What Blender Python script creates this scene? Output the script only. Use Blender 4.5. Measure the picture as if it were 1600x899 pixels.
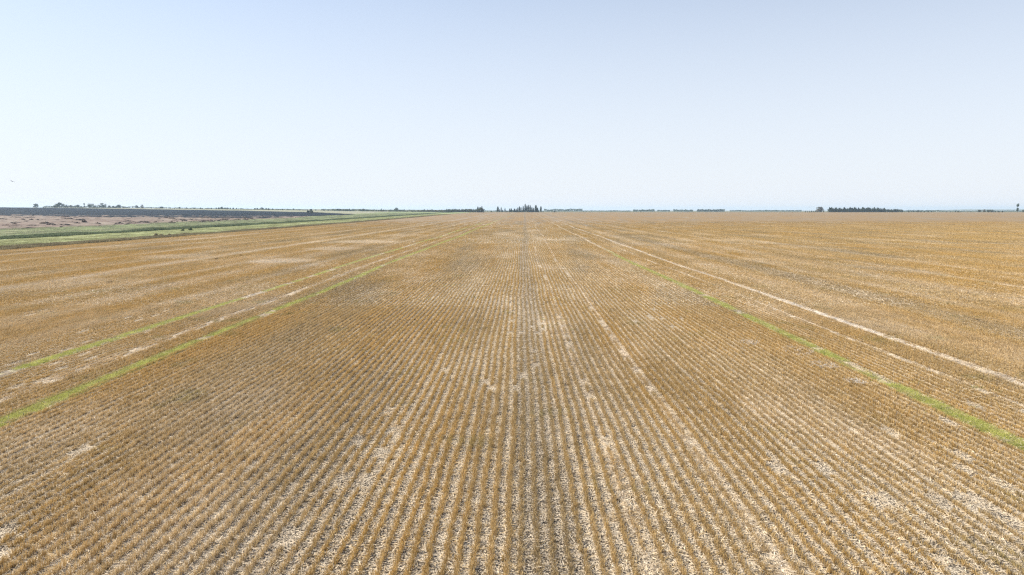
import bpy, math, random
import numpy as np
from mathutils import Vector
for o in list(bpy.data.objects): bpy.data.objects.remove(o)
SC = bpy.context.scene
C = SC.collection
R = math.radians
rng = np.random.default_rng(7)
random.seed(7)

# ------------------------------------------------------------------ camera
H = 6.8
F = 1067.0                     # focal length in photograph pixels (1600 wide)
cam = bpy.data.cameras.new('camera'); camo = bpy.data.objects.new('camera', cam); C.objects.link(camo)
cam.sensor_width = 36; cam.lens = 36 * F / 1600; cam.clip_start = .1; cam.clip_end = 40000
camo.location = (0, 0, H); camo.rotation_euler = (R(90 - 6.47), 0, R(.805))
SC.camera = camo
# ------------------------------------------------------------------ sky, sun, exposure
SUN_EL, SUN_AZ = 37.0, -72.0   # azimuth from +Y, negative to the left
SC.world = bpy.data.worlds.new('World'); SC.world.use_nodes = True
wn = SC.world.node_tree; bgn = wn.nodes['Background']
sky = wn.nodes.new('ShaderNodeTexSky'); sky.sky_type = 'NISHITA'; sky.sun_disc = False
sky.sun_elevation = R(SUN_EL); sky.sun_rotation = R(SUN_AZ)
sky.air_density = 1.0; sky.dust_density = .25; sky.ozone_density = 2.0; sky.altitude = 500
# thin summer haze: the clear sky pales evenly towards the horizon, all the way round
tcn = wn.nodes.new('ShaderNodeTexCoord'); sxn = wn.nodes.new('ShaderNodeSeparateXYZ'); wn.links.new(tcn.outputs['Generated'], sxn.inputs[0])
mrn = wn.nodes.new('ShaderNodeMapRange'); wn.links.new(sxn.outputs['Z'], mrn.inputs['Value']); mrn.interpolation_type = 'SMOOTHSTEP'
for k_, v_ in (('From Min', -.05), ('From Max', .62), ('To Min', .95), ('To Max', 0.0)): mrn.inputs[k_].default_value = v_
mxn = wn.nodes.new('ShaderNodeMix'); mxn.data_type = 'RGBA'; wn.links.new(mrn.outputs[0], mxn.inputs[0]); wn.links.new(sky.outputs[0], mxn.inputs[6])
mxn.inputs[7].default_value = (5.3, 5.55, 6.0, 1); wn.links.new(mxn.outputs[2], bgn.inputs[0])
bgn.inputs[1].default_value = .093
sl = bpy.data.lights.new('sun', 'SUN'); so = bpy.data.objects.new('sun', sl); C.objects.link(so)
sl.energy = 5.0; sl.angle = R(.55); sl.color = (1, .945, .85)
sd = Vector((math.sin(R(SUN_AZ)) * math.cos(R(SUN_EL)), math.cos(R(SUN_AZ)) * math.cos(R(SUN_EL)), math.sin(R(SUN_EL))))
so.rotation_euler = sd.to_track_quat('Z', 'Y').to_euler(); so.location = sd * 60
SC.view_settings.view_transform = 'Standard'; SC.view_settings.look = 'None'
SC.view_settings.exposure = .80; SC.view_settings.gamma = 1; SC.view_settings.use_curve_mapping = False
cy = SC.cycles
cy.max_bounces = 4; cy.diffuse_bounces = 3; cy.glossy_bounces = 1; cy.transmission_bounces = 2; cy.volume_bounces = 1
cy.transparent_max_bounces = 8; cy.use_denoising = False; cy.use_adaptive_sampling = True; cy.adaptive_threshold = .005
cy.sample_clamp_indirect = 4; cy.pixel_filter_type = 'BLACKMAN_HARRIS'; cy.filter_width = 1.3
HAZE_DENSITY = .0001

# ------------------------------------------------------------------ helpers
def smooth(t):
    t = np.clip(t, 0, 1); return t * t * (3 - 2 * t)
def hgt(x, y):
    """terrain height"""
    s = smooth((y - 150) / 1150)
    u = smooth((-x - 40) / 1000)
    return s * (2.3 + 9.8 * u)
def wx(px, Z):                 # photograph column -> world x at depth Z
    return (px - 815) / F * Z * .9936
def hz(x, y): return float(hgt(np.float64(x), np.float64(y)))
def tag(o, label=None, cat=None, group=None, kind=None):
    for k, v in (('label', label), ('category', cat), ('group', group), ('kind', kind)):
        if v: o[k] = v
    return o
def mesh(name, V, Fc, mats=(), attrs=None):
    me = bpy.data.meshes.new(name)
    V = np.asarray(V, dtype=np.float32)
    if isinstance(Fc, np.ndarray):
        n, k = Fc.shape
        me.vertices.add(len(V)); me.vertices.foreach_set('co', V.ravel())
        me.loops.add(n * k); me.loops.foreach_set('vertex_index', Fc.ravel().astype(np.int32))
        me.polygons.add(n); me.polygons.foreach_set('loop_start', np.arange(n, dtype=np.int32) * k)
        me.polygons.foreach_set('loop_total', np.full(n, k, dtype=np.int32))
        me.update(calc_edges=True)
    else:
        me.from_pydata([tuple(map(float, v)) for v in V], [], Fc)
    for m in mats: me.materials.append(m)
    for k, v in (attrs or {}).items():
        a = me.attributes.new(k, 'FLOAT', 'POINT'); a.data.foreach_set('value', np.asarray(v, dtype=np.float32))
    return me
def link(name, me, parent=None, loc=None):
    o = bpy.data.objects.new(name, me); C.objects.link(o)
    if parent: o.parent = parent
    if loc is not None: o.location = loc
    return o
def empty(name, loc, rz=0):
    o = bpy.data.objects.new(name, None); C.objects.link(o); o.location = loc; o.rotation_euler = (0, 0, rz)
    o.empty_display_size = .5
    return o
# numpy value noise for layouts
_T = np.random.default_rng(3).random((256, 256))
def vn(x, y):
    x = np.asarray(x, float); y = np.asarray(y, float)
    xi = np.floor(x).astype(int); yi = np.floor(y).astype(int); fx = smooth(x - xi); fy = smooth(y - yi)
    a = _T[xi & 255, yi & 255]; b = _T[(xi + 1) & 255, yi & 255]; c = _T[xi & 255, (yi + 1) & 255]; d = _T[(xi + 1) & 255, (yi + 1) & 255]
    return (a * (1 - fx) + b * fx) * (1 - fy) + (c * (1 - fx) + d * fx) * fy

# ------------------------------------------------------------------ node helpers
class NT:
    def __init__(s, tree): s.t = tree; s.n = tree.nodes; s.l = tree.links
    def new(s, typ, **kw):
        n = s.n.new(typ)
        for k, v in kw.items(): setattr(n, k, v)
        return n
    def put(s, sock, v):
        if isinstance(v, bpy.types.NodeSocket): s.l.new(v, sock)
        else: sock.default_value = v
    def math(s, op, a, b=0.0, c=None, clamp=False):
        n = s.new('ShaderNodeMath', operation=op, use_clamp=clamp); s.put(n.inputs[0], a); s.put(n.inputs[1], b)
        if c is not None: s.put(n.inputs[2], c)
        return n.outputs[0]
    def mr(s, v, a, b, c=0.0, d=1.0, st='LINEAR'):
        n = s.new('ShaderNodeMapRange', interpolation_type=st); n.clamp = True
        s.put(n.inputs['Value'], v)
        for k, q in zip(('From Min', 'From Max', 'To Min', 'To Max'), (a, b, c, d)): s.put(n.inputs[k], q)
        return n.outputs[0]
    def mix(s, f, a, b, mode='MIX'):
        n = s.new('ShaderNodeMix', data_type='RGBA', blend_type=mode); s.put(n.inputs[0], f)
        for i, v in ((6, a), (7, b)):
            if isinstance(v, tuple) and len(v) == 3: v = (*v, 1)
            s.put(n.inputs[i], v)
        return n.outputs[2]
    def noise(s, vec, scale, detail=2, rough=.5, dist=0.0, dim='3D'):
        n = s.new('ShaderNodeTexNoise', noise_dimensions=dim); s.put(n.inputs['Vector'], vec); n.inputs['Scale'].default_value = scale
        n.inputs['Detail'].default_value = detail; n.inputs['Roughness'].default_value = rough; n.inputs['Distortion'].default_value = dist
        return n.outputs[0]
    def scale(s, vec, xyz):
        n = s.new('ShaderNodeVectorMath', operation='MULTIPLY'); s.put(n.inputs[0], vec); n.inputs[1].default_value = xyz
        return n.outputs[0]
    def xyz(s, vec):
        n = s.new('ShaderNodeSeparateXYZ'); s.put(n.inputs[0], vec); return n.outputs
    def pos(s): return s.new('ShaderNodeNewGeometry').outputs['Position']
    def attr(s, name): return s.new('ShaderNodeAttribute', attribute_name=name).outputs['Fac']

def mat(name):
    m = bpy.data.materials.new(name); m.use_nodes = True
    t = NT(m.node_tree); b = m.node_tree.nodes['Principled BSDF']
    b.inputs['Roughness'].default_value = .9; b.inputs['Specular IOR Level'].default_value = .04
    return m, t, b
def flat_mat(name, col, rough=.7, metal=0, var=.15, scale=3):
    m, t, b = mat(name)
    n = t.noise(t.pos(), scale, 3)
    c = t.mix(n, tuple(x * (1 - var) for x in col), tuple(min(1, x * (1 + var)) for x in col))
    t.put(b.inputs['Base Color'], c); b.inputs['Roughness'].default_value = rough; b.inputs['Metallic'].default_value = metal
    return m

# field layout along X (metres). strips run with the rows
PALE = [(-84.5, .7, .5), (-77.5, .6, .8), (-68.0, .8, .45), (-58.5, .6, .6), (-50.5, .7, .4), (-44.8, 1.3, .85), (-36.0, .7, .5), (-31.5, 1.4, .5), (-26.0, .7, .4), (-21.7, .30, .75), (-19.0, .35, .35), (-16.9, .28, .55),
        (2.25, .09, .3), (4.8, .13, .36), (14.35, .28, .55), (17.3, .12, .4), (19.5, .27, .68), (23.4, 1.5, .45), (31.5, .7, .35), (37.0, 1.6, .4), (44.0, .6, .4), (52.0, 1.0, .3)]
GREEN = [(-21.7, .24, .6), (-16.9, .28, .9), (14.35, .27, .9)]
def wander(y): return .22 * np.sin(y / 23.0) + .12 * np.sin(y / 9.1 + 1) + np.maximum(0, y - 60) * .0045

def field_group():
    g = bpy.data.node_groups.new('field_tone', 'ShaderNodeTree')
    for nm in ('Pale', 'Green', 'Grey', 'Warm', 'Fine'):
        g.interface.new_socket(nm, in_out='OUTPUT', socket_type='NodeSocketFloat')
    t = NT(g); out = t.new('NodeGroupOutput'); p = t.pos(); x, y, z = t.xyz(p)
    # wander of the strips (mirrors wander())
    w = t.math('ADD', t.math('MULTIPLY', t.math('SINE', t.math('DIVIDE', y, 23.0)), .22),
               t.math('MULTIPLY', t.math('SINE', t.math('ADD', t.math('DIVIDE', y, 9.1), 1.0)), .12))
    w = t.math('ADD', w, t.math('MULTIPLY', t.math('MAXIMUM', t.math('SUBTRACT', y, 60.0), 0.0), .0045))
    xs = t.math('SUBTRACT', x, w)
    jit = t.math('MULTIPLY', t.math('SUBTRACT', t.noise(p, 1.3, 3, .6), .5), .35)
    xs = t.math('ADD', xs, jit)
    def strips(lst):
        acc = None
        for c, hw, a in lst:
            d = t.math('ABSOLUTE', t.math('SUBTRACT', xs, c))
            m = t.mr(d, hw * .45, hw * 1.6, a, 0.0)
            acc = m if acc is None else t.math('MAXIMUM', acc, m)
        return acc
    brk = t.noise(t.scale(p, (.6, .09, 0)), 1.0, 3, .6)
    pale = t.math('MULTIPLY', strips(PALE), t.mr(brk, .36, .58, .45, 1.0))
    # big pale patches
    n1 = t.noise(t.scale(p, (.11, .035, 0)), 1.0, 5, .62)
    patch = t.mr(n1, .52, .72, 0.0, .6)
    pale = t.math('ADD', pale, patch, clamp=True)
    for ex, ey, rx, ry, am in ((-32.5, 91, 4.8, 5.5, 1.0), (-33.5, 120, 5.0, 5.5, .8), (-33.5, 147, 8.0, 8.0, .9), (-33.0, 185, 7.0, 10.0, .6), (-50.0, 100, 6.0, 5.0, .6), (-42.5, 62, 3.5, 5.0, .5)):
        dx = t.math('DIVIDE', t.math('SUBTRACT', x, float(ex)), rx); dy = t.math('DIVIDE', t.math('SUBTRACT', y, float(ey)), ry)
        q = t.math('ADD', t.math('MULTIPLY', dx, dx), t.math('MULTIPLY', dy, dy))
        q = t.math('ADD', q, t.math('MULTIPLY', t.math('SUBTRACT', n1, .5), 3.0))
        pale = t.math('MAXIMUM', pale, t.mr(q, .3, 1.3, am, 0.0))
    green = t.math('MULTIPLY', strips(GREEN), t.mr(t.noise(t.scale(p, (.3, .11, 0)), 1.0, 2, .6),   .34, .48, .5, 1.0))
    # right hand strip loses its green beyond 85 m
    far = t.mr(y, 90.0, 125.0, 1.0, .15); isr = t.mr(x, 10.0, 11.0, 0.0, 1.0)
    green = t.math('MULTIPLY', green, t.math('SUBTRACT', 1.0, t.math('MULTIPLY', isr, t.math('SUBTRACT', 1.0, far))))
    # grey worn bands
    b1 = t.math('MULTIPLY', t.mr(t.math('ABSOLUTE', t.math('SUBTRACT', xs, .38)), .5, .85, .62, 0.0), t.mr(y, 14.0, 40.0, 1.15, 1.0))
    b2 = t.math('MULTIPLY', t.mr(t.math('ABSOLUTE', t.math('SUBTRACT', xs, 27.6)), .6, 2.4, .75, 0.0), t.mr(t.noise(t.scale(p, (.05, .03, 0)), 1.0, 2), .35, .5, .35, 1.0))
    b3 = t.mr(t.noise(t.scale(p, (.16, .03, 3.0)), 1.0, 4, .6), .52, .66, 0.0, .8)
    grey = t.math('MAXIMUM', t.math('MAXIMUM', b1, b2), b3)
    warm = t.mr(t.noise(t.scale(p, (.22, .022, 1.0)), 1.0, 4, .6), .36, .62)
    fine = t.noise(t.scale(p, (1.0, .35, 1.0)), 2.2, 4, .65)
    for k, v in (('Pale', pale), ('Green', green), ('Grey', grey), ('Warm', warm), ('Fine', fine)): t.l.new(v, out.inputs[k])
    return g
FG = field_group()
def tone(t):
    n = t.new('ShaderNodeGroup'); n.node_tree = FG; return n.outputs

# ---- straw (standing stubble)
def straw_mat():
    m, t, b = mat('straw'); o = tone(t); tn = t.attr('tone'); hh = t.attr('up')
    c = t.mix(o['Warm'], (.575, .405, .19), (.60, .37, .098))
    c = t.mix(t.math('MULTIPLY', o['Grey'], .62), c, (.32, .275, .20))
    c = t.mix(t.math('MULTIPLY', o['Pale'], .9), c, (.80, .69, .55))
    c = t.mix(t.math('MULTIPLY', o['Green'], .8), c, (.34, .36, .09))
    c = t.mix(t.mr(tn, 0.0, 1.0, .0, .55), c, (.76, .58, .31))
    grn = t.mr(t.noise(t.pos(), .35, 2, .5), .62, .72, 0.0, .35)
    c = t.mix(grn, c, (.26, .27, .09))
    k = t.math('MULTIPLY', t.mr(tn, 0.0, 1.0, .62, 1.15), t.mr(hh, 0.0, 1.0, .70, 1.08))  # straws darken towards the root: self-shadow within the row painted into the colour
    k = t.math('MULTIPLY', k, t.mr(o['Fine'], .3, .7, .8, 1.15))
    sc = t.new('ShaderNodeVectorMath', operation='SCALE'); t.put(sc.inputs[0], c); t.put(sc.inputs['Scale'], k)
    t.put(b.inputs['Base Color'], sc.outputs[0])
    tr = t.new('ShaderNodeBsdfTranslucent'); t.put(tr.inputs[0], sc.outputs[0])
    mx = t.new('ShaderNodeMixShader'); mx.inputs[0].default_value = .24
    t.l.new(b.outputs[0], mx.inputs[1]); t.l.new(tr.outputs[0], mx.inputs[2])
    t.l.new(mx.outputs[0], t.n['Material Output'].inputs[0])
    return m
def litter_mat():
    m, t, b = mat('chopped_straw'); o = tone(t); tn = t.attr('tone')
    c = t.mix(tn, (.46, .34, .19), (.89, .76, .56))
    c = t.mix(t.math('MULTIPLY', o['Pale'], .85), c, (.82, .77, .70))
    c = t.mix(t.math('MULTIPLY', o['Grey'], .55), c, (.40, .37, .34))
    c = t.mix(t.math('MULTIPLY', o['Warm'], .25), c, (.55, .37, .18))
    t.put(b.inputs['Base Color'], c)
    tr = t.new('ShaderNodeBsdfTranslucent'); t.put(tr.inputs[0], c)
    mx = t.new('ShaderNodeMixShader'); mx.inputs[0].default_value = .15
    t.l.new(b.outputs[0], mx.inputs[1]); t.l.new(tr.outputs[0], mx.inputs[2])
    t.l.new(mx.outputs[0], t.n['Material Output'].inputs[0])
    return m
def leaf_mat(name, a, b_, trans=.3, scale=.25):
    m, t, b = mat(name); tn = t.attr('tone')
    c = t.mix(tn, a, b_); n = t.noise(t.pos(), scale, 3)
    c = t.mix(t.mr(n, .35, .65, 0.0, .5), c, tuple(x * .55 for x in a))
    t.put(b.inputs['Base Color'], c)
    tr = t.new('ShaderNodeBsdfTranslucent'); t.put(tr.inputs[0], c)
    mx = t.new('ShaderNodeMixShader'); mx.inputs[0].default_value = trans
    t.l.new(b.outputs[0], mx.inputs[1]); t.l.new(tr.outputs[0], mx.inputs[2])
    t.l.new(mx.outputs[0], t.n['Material Output'].inputs[0])
    return m
# ---- field soil sheet
def soil_mat():
    m, t, b = mat('field_soil'); o = tone(t); p = t.pos(); x, y, z = t.xyz(p)
    n = t.noise(t.scale(p, (1, .7, 1)), 24, 5, .74); n2 = t.noise(p, 2.4, 4, .6); n3 = t.noise(t.scale(p, (1, .5, 1)), 70, 2, .6)
    cov = t.math('ADD', t.math('ADD', n, t.math('MULTIPLY', t.math('SUBTRACT', n2, .5), .2)), t.math('MULTIPLY', o['Pale'], .14))
    cov = t.math('SUBTRACT', cov, t.math('MULTIPLY', o['Grey'], .04))
    chaff = t.mr(cov, .45, .54)
    soil = t.mix(n3, (.036, .028, .021), (.095, .074, .054))
    ch = t.mix(n3, (.47, .365, .235), (.82, .70, .53))
    near = t.mix(chaff, soil, ch)
    near = t.mix(t.math('MULTIPLY', o['Green'], .6), near, (.28, .32, .08))
    # far away the standing stubble is carried by the material
    f = t.mix(o['Warm'], (.275, .20, .115), (.30, .19, .085))
    f = t.mix(o['Grey'], f, (.215, .185, .145))
    f = t.mix(o['Pale'], f, (.36, .30, .23))
    f = t.mix(t.math('MULTIPLY', o['Green'], .6), f, (.26, .30, .09))
    lines = t.noise(t.scale(p, (.9, .006, 0)), 1.0, 4, .65)
    k = t.math('MULTIPLY', t.mr(o['Fine'], .3, .7, .78, 1.15), t.mr(lines, .3, .7, .78, 1.16))
    sc = t.new('ShaderNodeVectorMath', operation='SCALE'); t.put(sc.inputs[0], f); t.put(sc.inputs['Scale'], k)
    dist = t.mr(y, 150.0, 400.0)
    t.put(b.inputs['Base Color'], t.mix(dist, near, sc.outputs[0]))
    bp = t.new('ShaderNodeBump'); bp.inputs['Strength'].default_value = .7; bp.inputs['Distance'].default_value = .03
    t.put(bp.inputs['Height'], n); t.l.new(bp.outputs[0], b.inputs['Normal'])
    return m
def band_mat(name, a, b_, c_, sx=.05, sy=.02, fine=1.0, bump=.3):
    m, t, b = mat(name); p = t.pos()
    n = t.noise(t.scale(p, (sx, sy, 1)), 1.0, 5, .62); f = t.noise(p, fine, 4, .65)
    col = t.mix(t.mr(n, .35, .65), a, b_); col = t.mix(t.mr(f, .4, .68), col, c_)
    t.put(b.inputs['Base Color'], col)
    bp = t.new('ShaderNodeBump'); bp.inputs['Strength'].default_value = .5; bp.inputs['Distance'].default_value = bump
    t.put(bp.inputs['Height'], f); t.l.new(bp.outputs[0], b.inputs['Normal'])
    return m
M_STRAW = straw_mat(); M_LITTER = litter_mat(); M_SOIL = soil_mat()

# ------------------------------------------------------------------ ground sheets
def axis(a, b, n, power=1.0):
    return a + (b - a) * np.linspace(0, 1, n) ** power
def sheet(name, x0, x1, y0, y1, nx, ny, m, dz=0.0, py=2.0, wob=None, rough=0.0, label=None):
    """x0,x1,y0,y1 may be functions; a curved sheet over hgt()"""
    v = np.linspace(0, 1, ny) ** py; u = np.linspace(0, 1, nx)
    Y0 = y0 if not callable(y0) else None
    U, Vv = np.meshgrid(u, v)
    if callable(y0) or callable(y1):
        X = x0 + (x1 - x0) * U
        a = y0(X) if callable(y0) else y0; b = y1(X) if callable(y1) else y1
        Y = a + (b - a) * Vv
    else:
        Y = y0 + (y1 - y0) * Vv
        a = x0(Y) if callable(x0) else x0; b = x1(Y) if callable(x1) else x1
        X = a + (b - a) * U
    Z = hgt(X, Y) + dz
    if rough: Z = Z + rough * (vn(X * .35, Y * .35) + .5 * vn(X * .9, Y * .9) - .75)
    V = np.stack([X, Y, Z], -1).reshape(-1, 3)
    i = (np.arange(ny - 1)[:, None] * nx + np.arange(nx - 1)[None]).ravel()
    Fc = np.stack([i, i + 1, i + nx + 1, i + nx], -1)
    me = mesh(name, V, Fc, [m]); me.polygons.foreach_set('use_smooth', np.ones(len(Fc), bool))
    o = link(name, me); tag(o, label, None, None, 'structure')
    return o
FIELD_L = -89.0; FIELD_END = 1400.0
M_GROUND = band_mat('far_land', (.21, .20, .12), (.26, .22, .14), (.16, .16, .09), .002, .004, .03, .1)
me = bpy.data.meshes.new('ground')
gx = np.concatenate([np.linspace(-9000, -1600, 12), np.linspace(-1400, 1800, 33), np.linspace(2200, 9000, 10)])
gy = np.concatenate([np.linspace(-600, 0, 5), np.linspace(60, 1500, 37), np.linspace(1700, 9000, 14)])
GX, GY = np.meshgrid(gx, gy)
GV = np.stack([GX, GY, hgt(GX, GY) - 1.0 - .0002 * np.maximum(0, GY - 1500)], -1).reshape(-1, 3)
nx_ = len(gx); ii = (np.arange(len(gy) - 1)[:, None] * nx_ + np.arange(nx_ - 1)[None]).ravel()
tag(link('ground', mesh('ground', GV, np.stack([ii, ii + 1, ii + nx_ + 1, ii + nx_], -1), [M_GROUND])), 'flat prairie land running out to the horizon', None, None, 'structure')

sheet('stubble_field', FIELD_L, 1500, -30, FIELD_END, 120, 110, M_SOIL, 0, 1.6)
M_VERGE = band_mat('verge_weeds', (.20, .19, .09), (.30, .25, .15), (.12, .14, .05), .3, .05, .8, .3)
M_LIME = band_mat('mown_verge', (.30, .33, .14), (.38, .37, .20), (.24, .27, .11), .3, .02, .5, .1)
M_DITCH = band_mat('ditch_grass', (.12, .16, .075), (.20, .21, .11), (.09, .12, .055), .2, .05, .5, .4)
M_MID = band_mat('meadow_grass', (.22, .26, .12), (.28, .26, .15), (.17, .22, .09), .08, .03, .4, .3)
M_PINK = band_mat('fallow_soil', (.24, .175, .14), (.33, .275, .215), (.15, .11, .09), .02, .035, .12, .6)
M_DARK = band_mat('ploughed_soil', (.013, .018, .026), (.020, .027, .037), (.009, .012, .018), .006, .05, .2, .5)
M_PALEF = band_mat('pale_stubble', (.36, .32, .22), (.30, .31, .20), (.25, .24, .16), .004, .02, .1, .2)
sheet('field_margin', -97, FIELD_L, -10, 1400, 9, 160, M_VERGE, .004, 1.6, rough=.25)
sheet('mown_verge', -120, -97, -10, 1400, 9, 160, M_LIME, .008, 1.6, rough=.15)
sheet('ditch_bank', -129, -120, -10, 1400, 9, 160, M_DITCH, -.1, 1.6, rough=.4)
ML = lambda Y: np.interp(Y, [0, 200, 500, 800, 1400], [-205, -190, -182, -200, -260]) + 6 * np.sin(Y / 37)
sheet('meadow_strip', lambda Y: ML(Y), -129, -10, 1400, 14, 160, M_MID, .006, 1.6, rough=.3)
PN = lambda X: np.interp(-X, [180, 460, 1500], [500, 585, 640])
# fallow: from meadow edge leftwards up to the ploughed edge
def block(name, x0f, x1, y0, y1, nx, ny, m, dz, rough):
    return sheet(name, x0f, x1, y0, y1, nx, ny, m, dz, 1.0, rough=rough)
sheet('fallow_field', -1600, lambda Y: ML(Y) + 1, -10, 640, 560, 260, M_PINK, -.05, 1.0, rough=1.0)
sheet('ploughed_field', -1900, -196, lambda X: PN(X), lambda X: np.interp(-X, [190, 300, 450, 1200], [800, 1000, 1120, 1240]), 140, 60, M_DARK, .25, 1.0, rough=.5)
sheet('far_stubble', -2400, lambda Y: ML(Y) + 1, 640, 1500, 60, 50, M_PALEF, -.1, 1.0)
sheet('far_margin', -300, 1500, FIELD_END, 1425, 80, 6, band_mat('far_margin_grass', (.12, .11, .07), (.16, .14, .09), (.09, .10, .05), .02, .05, .2, .3), .35, 1.0, rough=.5)

# ------------------------------------------------------------------ straw clumps
def blades(bx, by, bz, h, w, lean, az, tone_, twist=None, taper=.55):
    n = len(bx); yaw = rng.random(n) * math.pi if twist is None else twist
    dx = np.cos(yaw) * w / 2; dy = np.sin(yaw) * w / 2
    tx = bx + np.cos(az) * lean; ty = by + np.sin(az) * lean; tz = bz + h
    V = np.empty((n, 4, 3))
    V[:, 0] = np.stack([bx - dx, by - dy, bz], -1); V[:, 1] = np.stack([bx + dx, by + dy, bz], -1)
    V[:, 2] = np.stack([tx + dx * taper, ty + dy * taper, tz], -1); V[:, 3] = np.stack([tx - dx * taper, ty - dy * taper, tz], -1)
    Fc = np.arange(n * 4).reshape(n, 4)
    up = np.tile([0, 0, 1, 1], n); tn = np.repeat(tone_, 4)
    return V.reshape(-1, 3), Fc, tn, up
def join(parts):
    Vs, Fs, T, U = [], [], [], []; k = 0
    for v, f, t_, u in parts: Vs.append(v); Fs.append(f + k); T.append(t_); U.append(u); k += len(v)
    return np.concatenate(Vs), np.concatenate(Fs), np.concatenate(T), np.concatenate(U)
def row_segment(name, L, per_m, w, hmean, spread, clump=True, droop=30):
    n = int(L * per_m)
    nc = int(L / .045); cy_ = (np.arange(nc) + rng.random(nc)) / nc * L - L / 2; cs = .55 + .9 * rng.random(nc) ** 1.5; cx_ = rng.normal(0, spread * .35, nc)
    ch = .75 + .4 * rng.random(nc)
    k = rng.choice(nc, n, p=cs / cs.sum())
    bx = cx_[k] + rng.normal(0, spread * .55, n); by = cy_[k] + rng.normal(0, .02, n)
    h = hmean * ch[k] * (.65 + .5 * rng.random(n)); az = rng.random(n) * 2 * math.pi
    lean = h * np.abs(rng.normal(0, .34, n)); tn = np.clip(rng.normal(.45, .25, n), 0, 1)
    p = [blades(bx, by, np.full(n, -.01), h, w * (.7 + .6 * rng.random(n)), lean, az, tn)]
    nd = int(L * droop)                       # broken and bent leaves
    if nd:
        k = rng.choice(nc, nd); az = rng.random(nd) * 2 * math.pi
        p.append(blades(cx_[k] + rng.normal(0, spread, nd), cy_[k] + rng.normal(0, .03, nd), .01 + rng.random(nd) * hmean * .5, rng.normal(.0, .03, nd),
                        np.full(nd, w * 1.3), .06 + .08 * rng.random(nd), az, np.clip(rng.normal(.75, .2, nd), 0, 1), taper=.8))
    V, Fc, T, U = join(p)
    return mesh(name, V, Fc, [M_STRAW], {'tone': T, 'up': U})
def litter_patch(name, S, n, w, lmin, lmax, zmax):
    az = rng.random(n) * 2 * math.pi; l = lmin + (lmax - lmin) * rng.random(n) ** 1.6
    ncl = max(4, int(S * S * 26)); kc = rng.integers(0, ncl, n); kx = (rng.random(ncl) - .5) * S; ky = (rng.random(ncl) - .5) * S
    cx_ = kx[kc] + rng.normal(0, .06, n); cy_ = ky[kc] + rng.normal(0, .075, n); z = .004 + zmax * rng.random(n) ** 2
    pit = rng.normal(0, .16, n); dxy = np.stack([np.cos(az), np.sin(az)], -1)
    rol = rng.normal(0, .5, n)
    nx = -dxy[:, 1]; ny = dxy[:, 0]
    V = np.empty((n, 4, 3)); W = w * (.6 + .8 * rng.random(n)) / 2
    for q, (s, e) in enumerate(((-1, -1), (1, -1), (1, 1), (-1, 1))):
        V[:, q, 0] = cx_ + dxy[:, 0] * l / 2 * e + nx * W * s * np.cos(rol); V[:, q, 1] = cy_ + dxy[:, 1] * l / 2 * e + ny * W * s * np.cos(rol)
        V[:, q, 2] = z + e * l / 2 * np.sin(pit) + W * s * np.sin(rol) + l / 2 * np.abs(np.sin(pit))
    return mesh(name, V.reshape(-1, 3), np.arange(n * 4).reshape(n, 4), [M_LITTER], {'tone': np.repeat(rng.random(n), 4), 'up': np.zeros(n * 4)})
def scatter(name, meshes, pts, rz, scl, idx, label, tilt=None, kind='stuff', parent=None):
    """a point mesh carrying geometry-node instances of the given meshes"""
    col = bpy.data.collections.new(name + '_source')
    for i, me in enumerate(meshes):
        o = bpy.data.objects.new('%s_piece_%02d' % (name, i), me); col.objects.link(o)
    me = bpy.data.meshes.new(name); me.vertices.add(len(pts)); me.vertices.foreach_set('co', np.asarray(pts, np.float32).ravel())
    rot = np.zeros((len(pts), 3), np.float32)
    if tilt is not None: rot[:, :2] = tilt
    rot[:, 2] = rz
    a = me.attributes.new('rot', 'FLOAT_VECTOR', 'POINT'); a.data.foreach_set('vector', rot.ravel())
    a = me.attributes.new('scl', 'FLOAT_VECTOR', 'POINT'); a.data.foreach_set('vector', np.asarray(scl, np.float32).ravel())
    a = me.attributes.new('idx', 'INT', 'POINT'); a.data.foreach_set('value', np.asarray(idx, np.int32))
    o = link(name, me, parent); tag(o, label, None, None, kind)
    g = bpy.data.node_groups.new(name, 'GeometryNodeTree')
    g.interface.new_socket('Geometry', in_out='INPUT', socket_type='NodeSocketGeometry'); g.interface.new_socket('Geometry', in_out='OUTPUT', socket_type='NodeSocketGeometry')
    N = g.nodes; L = g.links; gi = N.new('NodeGroupInput'); go = N.new('NodeGroupOutput'); ip = N.new('GeometryNodeInstanceOnPoints')
    ci = N.new('GeometryNodeCollectionInfo'); ci.inputs['Collection'].default_value = col; ci.inputs['Separate Children'].default_value = True; ci.inputs['Reset Children'].default_value = True
    def na(nm, ty):
        n = N.new('GeometryNodeInputNamedAttribute'); n.data_type = ty; n.inputs['Name'].default_value = nm; return n.outputs['Attribute']
    L.new(gi.outputs[0], ip.inputs['Points']); L.new(ci.outputs[0], ip.inputs['Instance']); ip.inputs['Pick Instance'].default_value = True
    L.new(na('idx', 'INT'), ip.inputs['Instance Index'])
    e = N.new('FunctionNodeEulerToRotation'); L.new(na('rot', 'FLOAT_VECTOR'), e.inputs[0]); L.new(e.outputs[0], ip.inputs['Rotation'])
    L.new(na('scl', 'FLOAT_VECTOR'), ip.inputs['Scale']); L.new(ip.outputs[0], go.inputs[0])
    md = o.modifiers.new('scatter', 'NODES'); md.node_group = g
    return o

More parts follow.
